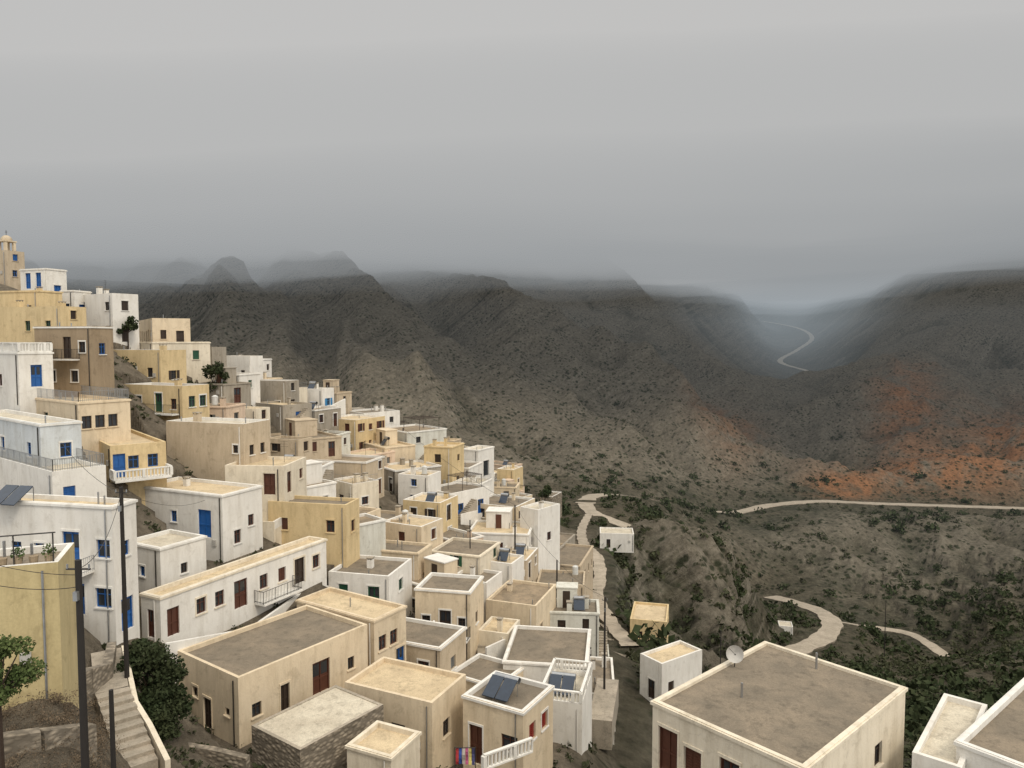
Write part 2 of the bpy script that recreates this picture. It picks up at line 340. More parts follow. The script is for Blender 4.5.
h_bn=house(34,90,108,326,390,75,14,'B','b',L=[(.25,3.8,w,'dbrown',.8,1.1),(.58,3.2,d,'dbrown',1.,2.2),(.85,3.8,w,'dbrown',.8,1.1),(.3,.8,w,'dbrown'),(.7,.8,w,'dbrown')],R=[(.5,3.6,w)],cornice=True,clutter=False)
house(-20,60,86,306,348,85,20,'Y','c',L=[(.6,2,w,'green'),(.85,2,w,'green')])
house(20,46,60,268,300,100,20,'W','w',col='blue',L=[(.3,1.6,d,'blue'),(.7,1.6,d,'blue')],clutter=False)
h_bel=house(-16,6,14,250,282,118,20,'T','b',clutter=False,name='church_belfry')
house(76,112,138,293,342,95,32,'W','w',col='dbrown')
house(62,74,80,290,320,97,10,'W','w',col='blue')
house(-15,38,62,290,322,92,18,'Y','c',col='brown')
house(130,152,190,318,346,100,58,'C','g',col='dbrown',dens=1)
house(108,160,186,350,388,90,20,'Y','g',col='dbrown',L=[(.2,1.3,w),(.5,1.3,w),(.8,1.3,w)])
h_gr=house(124,182,209,386,428,80,24,'Y','b',L=[(.25,2.,w,'green',1.,1.3),(.6,1.6,d,'green',1.1,2.1),(.85,2,w,'brown')],R=[(.35,2.2,w,'green',.9,1.2),(.75,2.2,w,'green',.9,1.2)],cornice=False)
h_cr=house(-20,78,130,402,446,66,36,'C','c',L=[(.7,1.5,w,'green')],R=[(.15,1.5,w,'dbrown'),(.4,1.5,w,'dbrown'),(.65,1.5,w,'dbrown'),(.88,1.5,w,'dbrown')],cornice=True)
h_yb=house(80,110,166,446,482,64,50,'Y','c',L=[(.5,.6,d,'blue')],R=[(.15,.3,d,'blue'),(.4,1.,w,'blue'),(.75,1.,w,'blue')],clutter=False)
house(222,250,262,356,384,115,20,'W','c',col='dbrown')
house(186,212,224,347,372,110,20,'S','g',col='dbrown')
house(240,286,299,381,414,110,18,'S','b',col='dbrown',clutter=False)
house(298,322,334,389,412,120,20,'W','w',col='lblue')
house(322,356,385,420,456,115,28,'Y','c',col='brown',dens=1)
house(210,256,268,409,446,93,16,'P','c',col='brown')
house(385,411,424,435,455,130,20,'W','w',col='dbrown')
house(312,366,384,462,500,95,16,'T','b',L=[(.3,1.2,w,'brown'),(.65,.2,d,'brown',1.6,2.4)],clutter=False)
house(266,298,312,440,480,92,20,'T','g')
house(424,452,464,447,492,110,18,'Y','c',col='dbrown',dens=1)
house(462,478,494,450,484,122,30,'W','w',L=[(.5,1.,'void','dbrown',1.6,2.6)],R=[(.5,1.,'void','dbrown',1.8,2.6)],clutter=False)
house(497,513,523,470,490,150,25,'Y','c',col='brown')
house(398,428,441,476,512,100,20,'W','c',col='blue')
house(452,480,492,484,522,108,20,'W','w',col='dbrown')
house(403,440,458,503,548,92,22,'Y','c',col='dbrown',dens=1)
house(352,396,412,520,560,85,20,'T','g',col='brown')
house(365,418,432,553,596,76,16,'C','g',col='dbrown')
house(430,480,500,556,598,80,20,'P','g',col='green',clutter=False)
house(486,512,524,564,604,82,22,'W','c',col='dbrown')
house(520,538,560,510,560,98,40,'W','w',col='brown',L=[(.5,2.2,w)],R=[(.5,2.2,w)])
house(538,580,593,566,592,106,16,'T','g',L=[(.35,.1,d,'dbrown',1.1,2.1),(.75,.8,w,'dbrown')],clutter=False)
house(486,536,556,606,650,74,20,'C','b',col='brown')
house(478,508,520,634,672,68,18,'P','c',col='blue')
house(540,562,568,606,640,84,12,'P','c',col='blue')
house(375,440,466,648,692,58,22,'T','g',L=[(.3,.8,w,'dbrown'),(.75,.2,d,'brown')],clutter=False)
h_t3=house(540,582,592,705,745,52,14,'W','w',L=[],R=[],clutter=False,maxd=7)
house(540,552,562,497,516,165,25,'R','g',L=[],R=[],name='stone_ruin',clutter=False,ext=1.5)
h_ch=house(600,634,638,534,549,150,6,'W','w',L=[(.25,.1,'door','dbrown',.8,1.8)],R=[],clutter=False,cornice=False,name='white_chapel',maxd=5,ext=.8)
house(779,793,798,627,640,200,15,'W','w',L=[(.5,.1,'door','dbrown',1.,2.)],R=[],clutter=False,name='field_hut',maxd=4,ext=1.)
house(528,560,575,548,572,115,20,'S','g',clutter=False)
# ------------------------------------------------------------------ roads
ROADS=[('valley_road',6.,[(585,503,240),(592,496,262),(612,494,280),(640,497,300),(670,502,318),(700,509,332),(735,512,345),(770,505,360),(820,501,370),(870,503,375),(930,505,377),(1024,508,378),(1160,512,378)]),
('hairpin_road',4.6,[(585,503,240),(590,510,228),(600,516,220),(625,525,213),(650,537,206),(668,545,200)]),
('chapel_lane',2.2,[(590,512,228),(582,528,185),(584,543,155),(597,556,141),(600,575,128),(597,595,118),(610,620,106),(630,645,92)]),
('lower_road',5.6,[(770,596,262),(795,602,248),(822,612,228),(832,624,212),(822,638,196),(800,648,184),(783,656,174),(790,668,162),(812,690,146)]),
('farm_track',3.6,[(832,620,218),(866,626,236),(905,632,234),(925,641,222),(946,656,210)]),
('far_road',8,[(832,377,960),(805,370,1040),(780,361,1130),(797,350,1280),(812,338,1400),(798,328,1550),(762,321,1750)])]
def dense(pts,step):
    Q=[P(*p) for p in pts]; out=[]
    n=len(Q)
    for i in range(n-1):
        p0=Q[max(0,i-1)];p1=Q[i];p2=Q[i+1];p3=Q[min(n-1,i+2)]
        k=max(2,int((p2-p1).length/step))
        for j in range(k):
            t=j/k
            out.append(.5*((2*p1)+(p2-p0)*t+(2*p0-5*p1+4*p2-p3)*t*t+(3*p1-p0-3*p2+p3)*t**3))
    out.append(Q[-1]); return out
RD=[(n_,w_,dense(p_,w_*.5)) for n_,w_,p_ in ROADS]
RC=[]
for n_,w_,p_ in ROADS:
    for q in p_:
        v=P(*q); CTRL.append((v.x/v.y,math.log(v.y),(v.z-CZ)/v.y,.0004))
for n_,w_,p_ in RD:
    RC+= [(q.x,q.y,w_) for q in p_[::4]]
RC=np.array(RC)
COL={-150:[(6,1900),(12,1300),(25,850),(40,640),(55,500),(75,390),(100,290),(130,245),(200,280),(350,320),(600,270),(900,200),(1300,160),(3000,190),(7000,280)],
0:[(6,1900),(12,1300),(25,790),(38,660),(60,490),(75,405),(100,305),(125,285),(200,320),(350,350),(500,315),(700,258),(950,200),(1300,160),(3000,200),(7000,290)],
100:[(12,1300),(25,870),(36,740),(120,345),(200,385),(350,395),(500,348),(700,268),(950,203),(1300,165),(3000,200)],
200:[(12,1350),(25,920),(36,800),(125,380),(150,395),(200,430),(300,425),(450,375),(600,308),(750,252),(950,203),(1300,165),(3000,210),(7000,290)],
300:[(12,1350),(25,960),(40,800),(130,410),(160,425),(220,455),(320,440),(450,388),(600,322),(750,262),(950,205),(1300,170)],
400:[(12,1400),(25,980),(40,820),(142,445),(170,465),(230,485),(320,465),(450,415),(600,350),(800,270),(1000,210),(1300,175),(3000,220),(7000,290)],
500:[(12,1400),(25,1000),(45,810),(140,508),(165,486),(190,482),(240,508),(330,478),(450,430),(600,370),(800,288),(1000,226),(1300,190)],
560:[(120,585),(150,545),(200,535)],
600:[(12,1400),(25,1000),(45,830),(60,750),(180,553),(200,530),(350,482),(450,450),(600,395),(800,320),(1000,255),(1400,200),(3000,240),(7000,290)],
640:[(120,668),(135,640),(150,598),(163,557),(180,550),(245,512)],
700:[(12,1400),(25,1000),(45,850),(70,755),(100,712),(130,678),(150,622),(165,566),(178,556),(195,572),(215,585),(260,558),(400,490),(500,455),(650,412),(850,362),(1100,300),(1500,232),(3000,240)],
760:[(130,684),(150,652),(168,600),(184,582),(200,596),(222,612),(860,384),(1000,368),(1400,338),(1800,308),(2400,262)],
800:[(12,1400),(25,1050),(45,860),(70,770),(110,715),(300,560),(450,480),(550,443),(650,408),(740,382),(820,392),(900,390),(1900,312),(2500,280),(4000,250),(7000,290)],
850:[(620,390),(700,376),(800,380),(1000,350),(1300,318),(1500,302),(1900,276)],
900:[(12,1400),(45,860),(70,780),(110,725),(160,682),(300,570),(450,478),(530,430),(610,385),(660,374),(720,372),(800,350),(920,318),(1080,288),(1300,276),(1800,265),(4000,270)],
1000:[(12,1400),(45,860),(70,780),(110,720),(160,675),(220,620),(300,565),(440,470),(520,430),(590,402),(640,390),(680,374),(740,340),(810,300),(880,268),(1000,238),(1200,222),(1500,235),(4000,270)],
1180:[(12,1400),(45,860),(70,780),(110,710),(160,660),(220,600),(300,555),(440,470),(520,430),(620,375),(700,315),(780,262),(880,222),(1050,190),(1500,190),(4000,240)]}
for px,l in COL.items():
    for D,py in l:
        v=P(px,py,D); CTRL.append(((px-512)/F,math.log(D),(v.z-CZ)/D,.0012))
C_=np.array(CTRL); UK=2.2
X=np.c_[C_[:,0]*UK,C_[:,1]]
def kern(A,B):
    r2=((A[:,None,0]-B[None,:,0])**2+(A[:,None,1]-B[None,:,1])**2)+1e-9
    return .5*r2*np.log(r2)
n=len(X); K=kern(X,X)+np.diag(C_[:,3])
Pm=np.c_[np.ones(n),X]; M=np.block([[K,Pm],[Pm.T,np.zeros((3,3))]])
sol=np.linalg.solve(M,np.r_[C_[:,2],0,0,0]); wts=sol[:n]; aff=sol[n:]
def slope(x,y):
    u=np.clip(x/y,-1.1,1.05)*UK; v=np.log(y); Q=np.c_[u,v]; out=np.empty(len(u))
    for i in range(0,len(u),20000):
        q=Q[i:i+20000]; out[i:i+20000]=kern(q,X)@wts+aff[0]+q@aff[1:]
    return out
_perm=rs.randint(0,2**31,4096)
def pn(x,y,seed=0):
    xi=np.floor(x).astype(np.int64);yi=np.floor(y).astype(np.int64);xf=x-xi;yf=y-yi
    def g(ix,iy,dx,dy):
        h=_perm[(ix*73856093 ^ iy*19349663 ^ (seed*83492791))&4095]*(2*math.pi/2**31)
        return np.cos(h)*dx+np.sin(h)*dy
    u=xf*xf*xf*(xf*(xf*6-15)+10);v=yf*yf*yf*(yf*(yf*6-15)+10)
    a=g(xi,yi,xf,yf);b=g(xi+1,yi,xf-1,yf);c=g(xi,yi+1,xf,yf-1);d_=g(xi+1,yi+1,xf-1,yf-1)
    return (a*(1-u)+b*u)*(1-v)+(c*(1-u)+d_*u)*v
def ss(a,b,x):
    t=np.clip((x-a)/(b-a),0,1); return t*t*(3-2*t)
SPURS=[([(255,250,800),(300,282,690),(350,322,580),(400,352,500),(452,392,430)],40,66),
([(235,285,640),(225,330,540),(235,370,450)],26,52),
([(150,270,700),(200,310,580),(268,375,410)],24,50),
([(380,262,860),(470,312,700),(560,350,580),(655,398,465)],40,78),
([(440,300,720),(500,350,590),(540,400,470)],28,50),
([(320,330,540),(350,370,440),(380,400,360)],16,34),
([(390,392,430),(420,396,385),(455,430,320)],20,36),
([(560,280,1020),(640,330,850),(725,384,660)],36,85),
([(600,350,720),(650,400,540),(676,438,450)],22,45),
([(1040,300,780),(950,345,720),(870,385,640)],18,50)]
SPW=[([P(*q) for q in l],h,w_) for l,h,w_ in SPURS]
def height(x,y,want=False):
    z=CZ+y*slope(x,y)
    u=x/y
    vill=(1-ss(175,215,y))*(1-ss(.10,.18,u-ss(110,40,y)*.15))
    rdist=np.full(len(x),1e9)
    idx=np.where(y>90)[0]
    for i in range(0,len(idx),20000):
        k=idx[i:i+20000]; rdist[k]=(np.hypot(x[k,None]-RC[None,:,0],y[k,None]-RC[None,:,1])-RC[None,:,2]).min(1)
    near=.12+.88*ss(4,30+y*.05,rdist)
    floor_=np.exp(-(((u-.39)/.085)**2))*ss(780,880,y)*(1-ss(1700,2200,y))
    near=near*(1-.85*floor_)
    m=(1-vill)*near
    rv=np.zeros(len(x))
    for pts,h,w_ in SPW:
        best=np.full(len(x),1e9); sb=np.zeros(len(x)); ns=len(pts)-1
        for i in range(ns):
            ax,ay=pts[i].x,pts[i].y;bx,by=pts[i+1].x,pts[i+1].y
            L2=(bx-ax)**2+(by-ay)**2
            t=np.clip(((x-ax)*(bx-ax)+(y-ay)*(by-ay))/L2,0,1)
            dd=np.hypot(x-ax-t*(bx-ax),y-ay-t*(by-ay)); k=dd<best
            best=np.where(k,dd,best); sb=np.where(k,(i+t)/ns,sb)
        best=best+pn(x/30,y/30,61)*13+pn(x/9,y/9,62)*3
        t_=np.clip(1-best/w_,0,1)
        tap=ss(0,.5,sb)*(1-.4*ss(.7,1,sb))
        z+=h*t_**1.1*near*tap; rv+=t_*.35*tap
    wx=x+34*pn(x/150,y/150,9)+6*pn(x/38,y/38,19); wy=y+34*pn(x/150,y/150,10)+6*pn(x/38,y/38,20)
    c=wx*.83+wy*.55; a=-wx*.55+wy*.83
    left=1-ss(.25,.5,u)
    def rd_(n_): return 1-2.8*np.abs(n_)
    hi_=1-.65*ss(560,820,y)
    r=rd_(pn(c/120,a/380,1))*left+rd_(pn(wx/150,wy/190,2))*(1-left)
    k=ss(260,600,y)*m; z+=r*14*k*hi_; rv+=r*.5*k
    r=rd_(pn(c/46,a/150,3))*left+rd_(pn(wx/56,wy/80,4))*(1-left)
    k=ss(170,420,y)*m; z+=r*11*k*hi_; rv+=r*.6*k
    fa=1-.6*ss(600,1000,y)
    r=rd_(pn(c/19,a/48,15))*left+rd_(pn(wx/22,wy/30,5))*(1-left); k=ss(110,250,y)*m; z+=r*4.2*k*fa; rv+=r*.45*k
    r=rd_(pn(x/9,y/11,6)); k=ss(60,160,y)*m; z+=r*1.3*k*fa; rv+=r*.2*k
    z+=pn(x/5,y/5,7)*.9*m*(1-ss(400,700,y))+pn(x/2.2,y/2.2,8)*.35*m*(1-ss(120,260,y))
    cr=ss(.12,.17,u)*(1-ss(.36,.42,u))*ss(112,132,y)*(1-ss(182,198,y))*ss(2,8,rdist)
    r=rd_(pn((x*.8+y*.5)/13,(y-x*.6)/40,31)); z+=r*5.4*cr; rv+=cr*(-.3+.85*r)
    r=rd_(pn((x*.8+y*.5)/5,(y-x*.6)/12,32)); z+=r*2.0*cr; rv+=cr*.5*r
    tm=ss(.0,.12,pn(x/70,y/70,12)+.1)*ss(90,140,y)*(1-ss(330,430,y))*(1-vill)*ss(.2,.3,u)*(1-cr)
    st=3.2; zz=z+pn(x/40,y/40,13)*3; fr=zz/st-np.floor(zz/st)
    zt=z+(ss(.66,.92,fr)-fr)*st
    z=z*(1-tm)+zt*tm
    for n_,w_,pts in RD:
        A=np.array([[p.x,p.y,p.z] for p in pts]); far=w_*2.2+3
        idx=np.where((x>A[:,0].min()-far)&(x<A[:,0].max()+far)&(y>A[:,1].min()-far)&(y<A[:,1].max()+far))[0]
        for i in range(0,len(idx),20000):
            k=idx[i:i+20000]; dd=np.hypot(x[k,None]-A[None,:,0],y[k,None]-A[None,:,1]); j=dd.argmin(1); dm=dd[np.arange(len(k)),j]
            w=1-ss(w_*.5+1.2,far,dm); zr=A[j,2]-.4
            z[k]=z[k]*(1-w)+zr*w
    for A,e1,e2,wl,wr,zb in HOUSES:
        dx=x-A.x;dy=y-A.y
        k=np.where((np.abs(dx)<30)&(np.abs(dy)<30))[0]
        if not len(k): continue
        a_=dx[k]*e1.x+dy[k]*e1.y; b_=dx[k]*e2.x+dy[k]*e2.y
        mg=1.3
        ins=(a_>-mg)&(a_<wl+mg*.3)&(b_>-mg)&(b_<wr+mg*.3)
        kk=k[ins]; z[kk]=np.minimum(z[kk],zb-.05)
    return (z,rv) if want else z
def hz(x,y): return float(height(np.array([float(x)]),np.array([float(y)]))[0])
def clear(cx,cy,r,f=.62):
    for A,e1,e2,wl,wr,zb in HOUSES:
        c=A+e1*wl/2+e2*wr/2; R=.5*math.hypot(wl,wr)
        if math.hypot(c.x-cx,c.y-cy)<(r+R)*f: return False
    return True
rg=random.Random(11); filled=0
xs=[];ys=[]
for _ in range(1300):
    D=rg.uniform(58,172)
    lo,hi=np.interp(D,[58,80,100,120,140,172],[300,200,90,200,340,430]),np.interp(D,[60,80,100,120,140,172],[600,595,550,530,515,505])
    px=rg.uniform(lo,hi); xs.append((px-512)/F*D); ys.append(D)
base=CZ+np.array(ys)*slope(np.array(xs),np.array(ys))
for x_,y_,z_ in zip(xs,ys,base):
    wl=rg.uniform(3.8,9.5);wr=rg.uniform(3.8,8)
    th=math.radians(rg.uniform(5,55))
    e1=Vector((-math.cos(th),math.sin(th),0)); e2=Vector((math.sin(th),math.cos(th),0))
    if not clear(x_,y_,.5*math.hypot(wl,wr),.66): continue
    A=Vector((x_,y_,z_))-e1*wl/2-e2*wr/2; A.z=z_-.6
    wc=rg.choice('WWWPPCCYKTMS'); rc=rg.choice('ggccbbgw')
    house_w(A,th,wl,wr,rg.choice([2.7,3.0,3.3,3.7,5.8]) if y_>70 else 3.1,wc,rc,1000+filled,annex=True); filled+=1
print('filler houses',filled)
# ------------------------------------------------------------------ terrain sheet
nu,nv=860,780
pxs=np.linspace(-420,1480,nu); vs=np.linspace(math.log(5),math.log(9000),nv)
V,U=np.meshgrid(vs,(pxs-512)/F,indexing='ij'); Y=np.exp(V).ravel(); Xw=U.ravel()*Y
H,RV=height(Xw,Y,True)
co=np.c_[Xw,Y,H].astype(np.float32)
me=bpy.data.meshes.new('hillside_terrain')
I=np.arange(nu*nv).reshape(nv,nu)
q=np.stack([I[:-1,:-1],I[:-1,1:],I[1:,1:],I[1:,:-1]],-1).reshape(-1,4)
def fastmesh(me,co,q):
    k=q.shape[1]
    me.vertices.add(len(co)); me.vertices.foreach_set('co',co.astype(np.float32).ravel())
    me.loops.add(q.size); me.loops.foreach_set('vertex_index',q.astype(np.int32).ravel())
    me.polygons.add(len(q)); me.polygons.foreach_set('loop_start',(np.arange(len(q))*k).astype(np.int32)); me.polygons.foreach_set('loop_total',np.full(len(q),k,np.int32))
    me.update(calc_edges=True)
fastmesh(me,co,q)
me.polygons.foreach_set('use_smooth',np.ones(len(q),bool))
uu=Xw/Y
pxv=512+uu*F
def blob(cx,D,rx,rd): return np.exp(-(((pxv-cx)/rx)**2+((np.log(Y)-math.log(D))/rd)**2))
red=np.clip(blob(728,490,32,.13)*1.0+blob(960,428,110,.07)*1.4+blob(1020,480,60,.12)*.9+blob(908,530,32,.13)*1.1+blob(845,398,28,.035)*1.8,0,1)
vil=(1-ss(165,200,Y))*(1-ss(.06,.16,uu))
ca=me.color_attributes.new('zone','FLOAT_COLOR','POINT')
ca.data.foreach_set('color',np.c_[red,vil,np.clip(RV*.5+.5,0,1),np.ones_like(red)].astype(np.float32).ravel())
TM,nt,b=newmat('scrub_and_rock')
v=pos(nt); at=nt.nodes.new('ShaderNodeVertexColor'); at.layer_name='zone'; sc=nt.nodes.new('ShaderNodeSeparateColor'); nt.links.new(at.outputs[0],sc.inputs[0])
big=ramp(nt,noise(nt,v,.010,6,.6),[(.38,0.),(.62,1.)])
med=ramp(nt,noise(nt,v,.06,8,.7,.4),[(.42,0.),(.64,1.)])
fin=noise(nt,v,.5,9,.75)
c=mix(nt,big,(.100,.086,.060),(.058,.058,.040))
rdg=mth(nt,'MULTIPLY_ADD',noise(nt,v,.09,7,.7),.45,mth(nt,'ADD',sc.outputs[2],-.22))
dk=ramp(nt,rdg,[(.28,1.),(.50,0.)]); lt=ramp(nt,rdg,[(.55,0.),(.84,1.)])  # gullies: dark scrub plus shade painted into the colour; ridges lightened for relief
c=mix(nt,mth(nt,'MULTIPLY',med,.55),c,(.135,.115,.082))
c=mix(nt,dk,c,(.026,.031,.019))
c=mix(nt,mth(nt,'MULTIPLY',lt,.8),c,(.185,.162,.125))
mp=nt.nodes.new('ShaderNodeMapping'); mp.inputs['Rotation'].default_value=(.25,.65,.2); nt.links.new(v,mp.inputs['Vector'])
mp2=nt.nodes.new('ShaderNodeMapping'); mp2.inputs['Scale'].default_value=(.012,.012,.22); nt.links.new(mp.outputs[0],mp2.inputs['Vector'])
stn=noise(nt,mp2.outputs[0],1.,9,.7,.8)
st=ramp(nt,stn,[(.50,0.),(.60,1.)]); st2=ramp(nt,stn,[(.36,1.),(.44,0.)])
ge=nt.nodes.new('ShaderNodeNewGeometry'); sx=nt.nodes.new('ShaderNodeSeparateXYZ'); nt.links.new(ge.outputs['Normal'],sx.inputs[0])
steep=ramp(nt,sx.outputs[2],[(.6,1.),(.92,.12)])
c=mix(nt,mth(nt,'MULTIPLY',mth(nt,'MULTIPLY',st,steep),.8),c,(.225,.20,.158))
c=mix(nt,mth(nt,'MULTIPLY',mth(nt,'MULTIPLY',st2,steep),.7),c,(.036,.035,.025))
rd=ramp(nt,noise(nt,v,.045,7,.72,.5),[(.36,0.),(.54,1.)])
c=mix(nt,mth(nt,'MULTIPLY',mth(nt,'MULTIPLY',rd,sc.outputs[0]),.9),c,(.28,.135,.065))
c=mix(nt,mth(nt,'MULTIPLY',sc.outputs[1],.85),c,(.22,.185,.14))
vo=nt.nodes.new('ShaderNodeTexVoronoi'); vo.inputs['Scale'].default_value=.38; nt.links.new(v,vo.inputs['Vector'])
sh=ramp(nt,mth(nt,'ADD',vo.outputs['Distance'],noise(nt,v,.05,7,.75)),[(.66,1.),(.86,0.)])
inv=mth(nt,'MULTIPLY_ADD',sc.outputs[1],-.75,.85)
c=mix(nt,mth(nt,'MULTIPLY',sh,inv),c,(.024,.031,.016))
c=mix(nt,1.,c,ramp(nt,fin,[(.3,.45),(.7,1.5)]),'MULTIPLY')
nt.links.new(c,b.inputs['Base Color']); b.inputs['Roughness'].default_value=1.; b.inputs['Specular IOR Level'].default_value=.1
bu=nt.nodes.new('ShaderNodeBump'); bu.inputs['Strength'].default_value=1.; bu.inputs['Distance'].default_value=2.4
nt.links.new(noise(nt,v,.2,10,.72),bu.inputs['Height']); nt.links.new(bu.outputs[0],b.inputs['Normal'])
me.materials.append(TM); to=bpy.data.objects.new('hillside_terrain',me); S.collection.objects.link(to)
# ------------------------------------------------------------------ roads
RDM=roofm('pale_gravel_road',(.48,.41,.32),(.35,.30,.23))
for n_,w_,pts in RD:
    mb=MB(); L=[]
    for i,p in enumerate(pts):
        a=pts[max(0,i-1)];b_=pts[min(len(pts)-1,i+1)]; t=(b_-a); t.z=0; t.normalize(); nn=Vector((t.y,-t.x,0)); ww=w_*.5*(1+.10*math.sin(i*.9)+.08*math.sin(i*2.3))
        L.append((p-nn*ww-Z*.1,p+nn*ww-Z*.1))
    for i in range(len(L)-1):
        a,b_=L[i];c_,d_=L[i+1]
        mb.quad(a,b_,d_,c_,RDM); dn=Z*-1.4
        mb.quad(a+dn,a,c_,c_+dn,STONE); mb.quad(b_,b_+dn,d_+dn,d_,STONE)
    mb.obj(n_)
# ------------------------------------------------------------------ foliage
def leafmat(name,c1,c2):
    m,nt,b=newmat(name); v=pos(nt)
    c=mix(nt,ramp(nt,noise(nt,v,.9,3),[(.35,0.),(.65,1.)]),c1,c2); nt.links.new(c,b.inputs['Base Color']); b.inputs['Roughness'].default_value=.9; b.inputs['Specular IOR Level'].default_value=.15
    return m
LF=leafmat('olive_foliage',(.026,.038,.016),(.05,.06,.028)); LF2=leafmat('scrub_foliage',(.034,.042,.020),(.074,.076,.042)); LFB=leafmat('bright_foliage',(.05,.08,.025),(.11,.14,.05)); DRY=leafmat('dry_brush',(.10,.075,.05),(.20,.15,.10))
def leaves(name,centers,radii,per,lsize,mat,flat_=.7,parent=None):
    C=np.repeat(np.array(centers),per,0); R=np.repeat(np.array(radii),per)
    k=len(C); dv=rs.normal(size=(k,3)); dv/=np.linalg.norm(dv,axis=1)[:,None]
    dv*= (rs.rand(k)**.45)[:,None]; dv[:,2]*=flat_
    c=C+dv*R[:,None]
    a=rs.normal(size=(k,3)); a/=np.linalg.norm(a,axis=1)[:,None]; t=rs.normal(size=(k,3)); b_=np.cross(a,t); b_/=np.linalg.norm(b_,axis=1)[:,None]
    s_=(lsize*R*(.6+.8*rs.rand(k)))[:,None] if lsize<1 else np.full((k,1),lsize-1)*(.6+.8*rs.rand(k,1))
    a=a*s_; b_=b_*s_*.7
    vv=np.stack([c-a,c+b_,c+a,c-b_],1).reshape(-1,3); q=np.arange(len(vv)).reshape(-1,4)
    me=bpy.data.meshes.new(name); fastmesh(me,vv,q); me.materials.append(mat)
    o=bpy.data.objects.new(name,me); S.collection.objects.link(o)
    if parent: o.parent=parent
    return o
def roadclear(x,y):
    ok=np.ones(len(x),bool)
    for n_,w_,pts in RD:
        A=np.array([[p.x,p.y] for p in pts])
        ok&=np.hypot(x[:,None]-A[None,:,0],y[:,None]-A[None,:,1]).min(1)>w_*.5+2.2
    return ok
def scatter(n,D0,D1,p0,p1,s0,s1,seed,thr=0.,gul=0.):
    r_=np.random.RandomState(seed); y=np.exp(r_.uniform(math.log(D0),math.log(D1),n)); px=r_.uniform(p0,p1,n); x=(px-512)/F*y
    ok=(pn(x/45,y/45,seed)+.6*pn(x/16,y/16,seed+3)+r_.rand(n)*.5>thr)&roadclear(x,y)
    u=x/y; ok&=~((y<185)&(u<.12+(y<110)*.05))
    x=x[ok];y=y[ok];z,rv=height(x,y,True); k=rv<gul+.35*(r_.rand(len(x))-.5) if gul<5 else np.ones(len(x),bool)
    x,y,z=x[k],y[k],z[k]; r=s0+(s1-s0)*r_.rand(len(x))**3
    return np.c_[x,y,z+r*.3],r
c_,r_=scatter(13000,75,520,480,1300,.4,1.7,21,.12,9); leaves('scrub_bushes',c_,r_,22,.32,LF2,.6)
c_,r_=scatter(4800,90,560,520,1300,1.2,3.8,22,.22,.6); leaves('olive_shrubs',c_,r_,54,.22,LF,.65)
c_,r_=scatter(5500,230,1000,-100,1300,.8,2.4,23,.22,-.05); leaves('distant_scrub',c_,r_,14,.38,LF,.6)
def tree(name,px,py,D,h,r,mat,lf=.07,n=14,per=170):
    b0=P(px,py,D); E=empty(name,b0); mb=MB(); rng=random.Random(int(px*7+D))
    top=Vector((0,0,h*.45)); mb.rod((0,0,-2),top,r*.08,OM['dbrown'],7,r*.05)
    cs=[];rr=[]
    for i in range(n):
        a=rng.uniform(0,6.28);q=rng.uniform(.2,.85)*r; zz=h*rng.uniform(.25,.92); q*=1-.5*abs(zz/h-.55)
        p=Vector((math.cos(a)*q,math.sin(a)*q,zz)); mb.rod(top*rng.uniform(.4,1),p,r*.035,OM['dbrown'],5,r*.01)
        cs.append(tuple(p));rr.append(r*rng.uniform(.28,.48))
    mb.obj('trunk_and_limbs',E); leaves('crown',cs,rr,per,1+lf,mat,.8,parent=E)
tree('fig_tree',152,725,42,5.0,1.9,LF,.11,22,330)
tree('fig_tree',166,742,41,3.4,1.5,LF,.10,16,300)
tree('lemon_tree',0,726,25,3.2,1.3,LFB,.06,24,280)
tree('pine_tree',216,402,98,5.2,2.0,LF,.16,14,160)
tree('olive_tree',128,338,96,3,1.4,LF,.15,10,100)
tree('olive_tree',870,702,118,4.,2.6,LF,.2,14,160)
tree('olive_tree',801,490,420,8,6,LF,.5,14,140)
tree('olive_tree',545,500,150,3,2,LF,.2,10,120)
tree('olive_tree',655,640,104,3,1.8,LF,.2,10,120)
r2=np.random.RandomState(3); y=r2.uniform(20,38,420); px=r2.uniform(-60,104,420); x=(px-512)/F*y; z=height(x,y)
leaves('dry_brush',np.c_[x,y,z+.2],.25+.5*r2.rand(420),110,1.03,DRY)
r2=np.random.RandomState(4); y=np.exp(r2.uniform(math.log(38),math.log(165),1500)); px=r2.uniform(90,600,1500); x=(px-512)/F*y; z=height(x,y)
leaves('weeds',np.c_[x,y,z+.1],.2+.5*r2.rand(1500)**2,22,.3,LF2,.6)
# ------------------------------------------------------------------ poles & wires
def pole(px,pyt,D,pyb,r=.13,name='utility_pole',arm=True,pl=1.0):
    T=P(px,pyt,D); Bz=min(P(px,pyb,D).z,hz(T.x,T.y))-.5
    E=empty(name,(T.x,T.y,Bz)); mb=MB(); Hh=T.z-Bz
    mb.rod((0,0,0),(0,0,Hh),r*1.2,POLE,10,r*.85)
    if arm:
        for zz in (.3,):
            mb.rod((-.4*pl,0,Hh-zz),(.4*pl,0,Hh-zz),.035,METAL,5)
            for u in (-.36,0,.36): mb.rod((u*pl,0,Hh-zz),(u*pl,0,Hh-zz+.16),.035,GALV,6)
        mb.box((-.07,-.25,Hh-1.3),(.14,0,0),(0,.14,0),(0,0,.3),GALV)
    mb.obj('pole_shaft',E); return T
p1=pole(78,560,24,800,.12); p2=pole(121,487,40,642,.12,pl=.8); pole(111,690,25,790,.09,arm=False)
p3=pole(605,597,66,700,.10,arm=True,pl=.6); p4=pole(557,560,85,612,.1,arm=False); p5=pole(515,505,95,545,.1,arm=False)
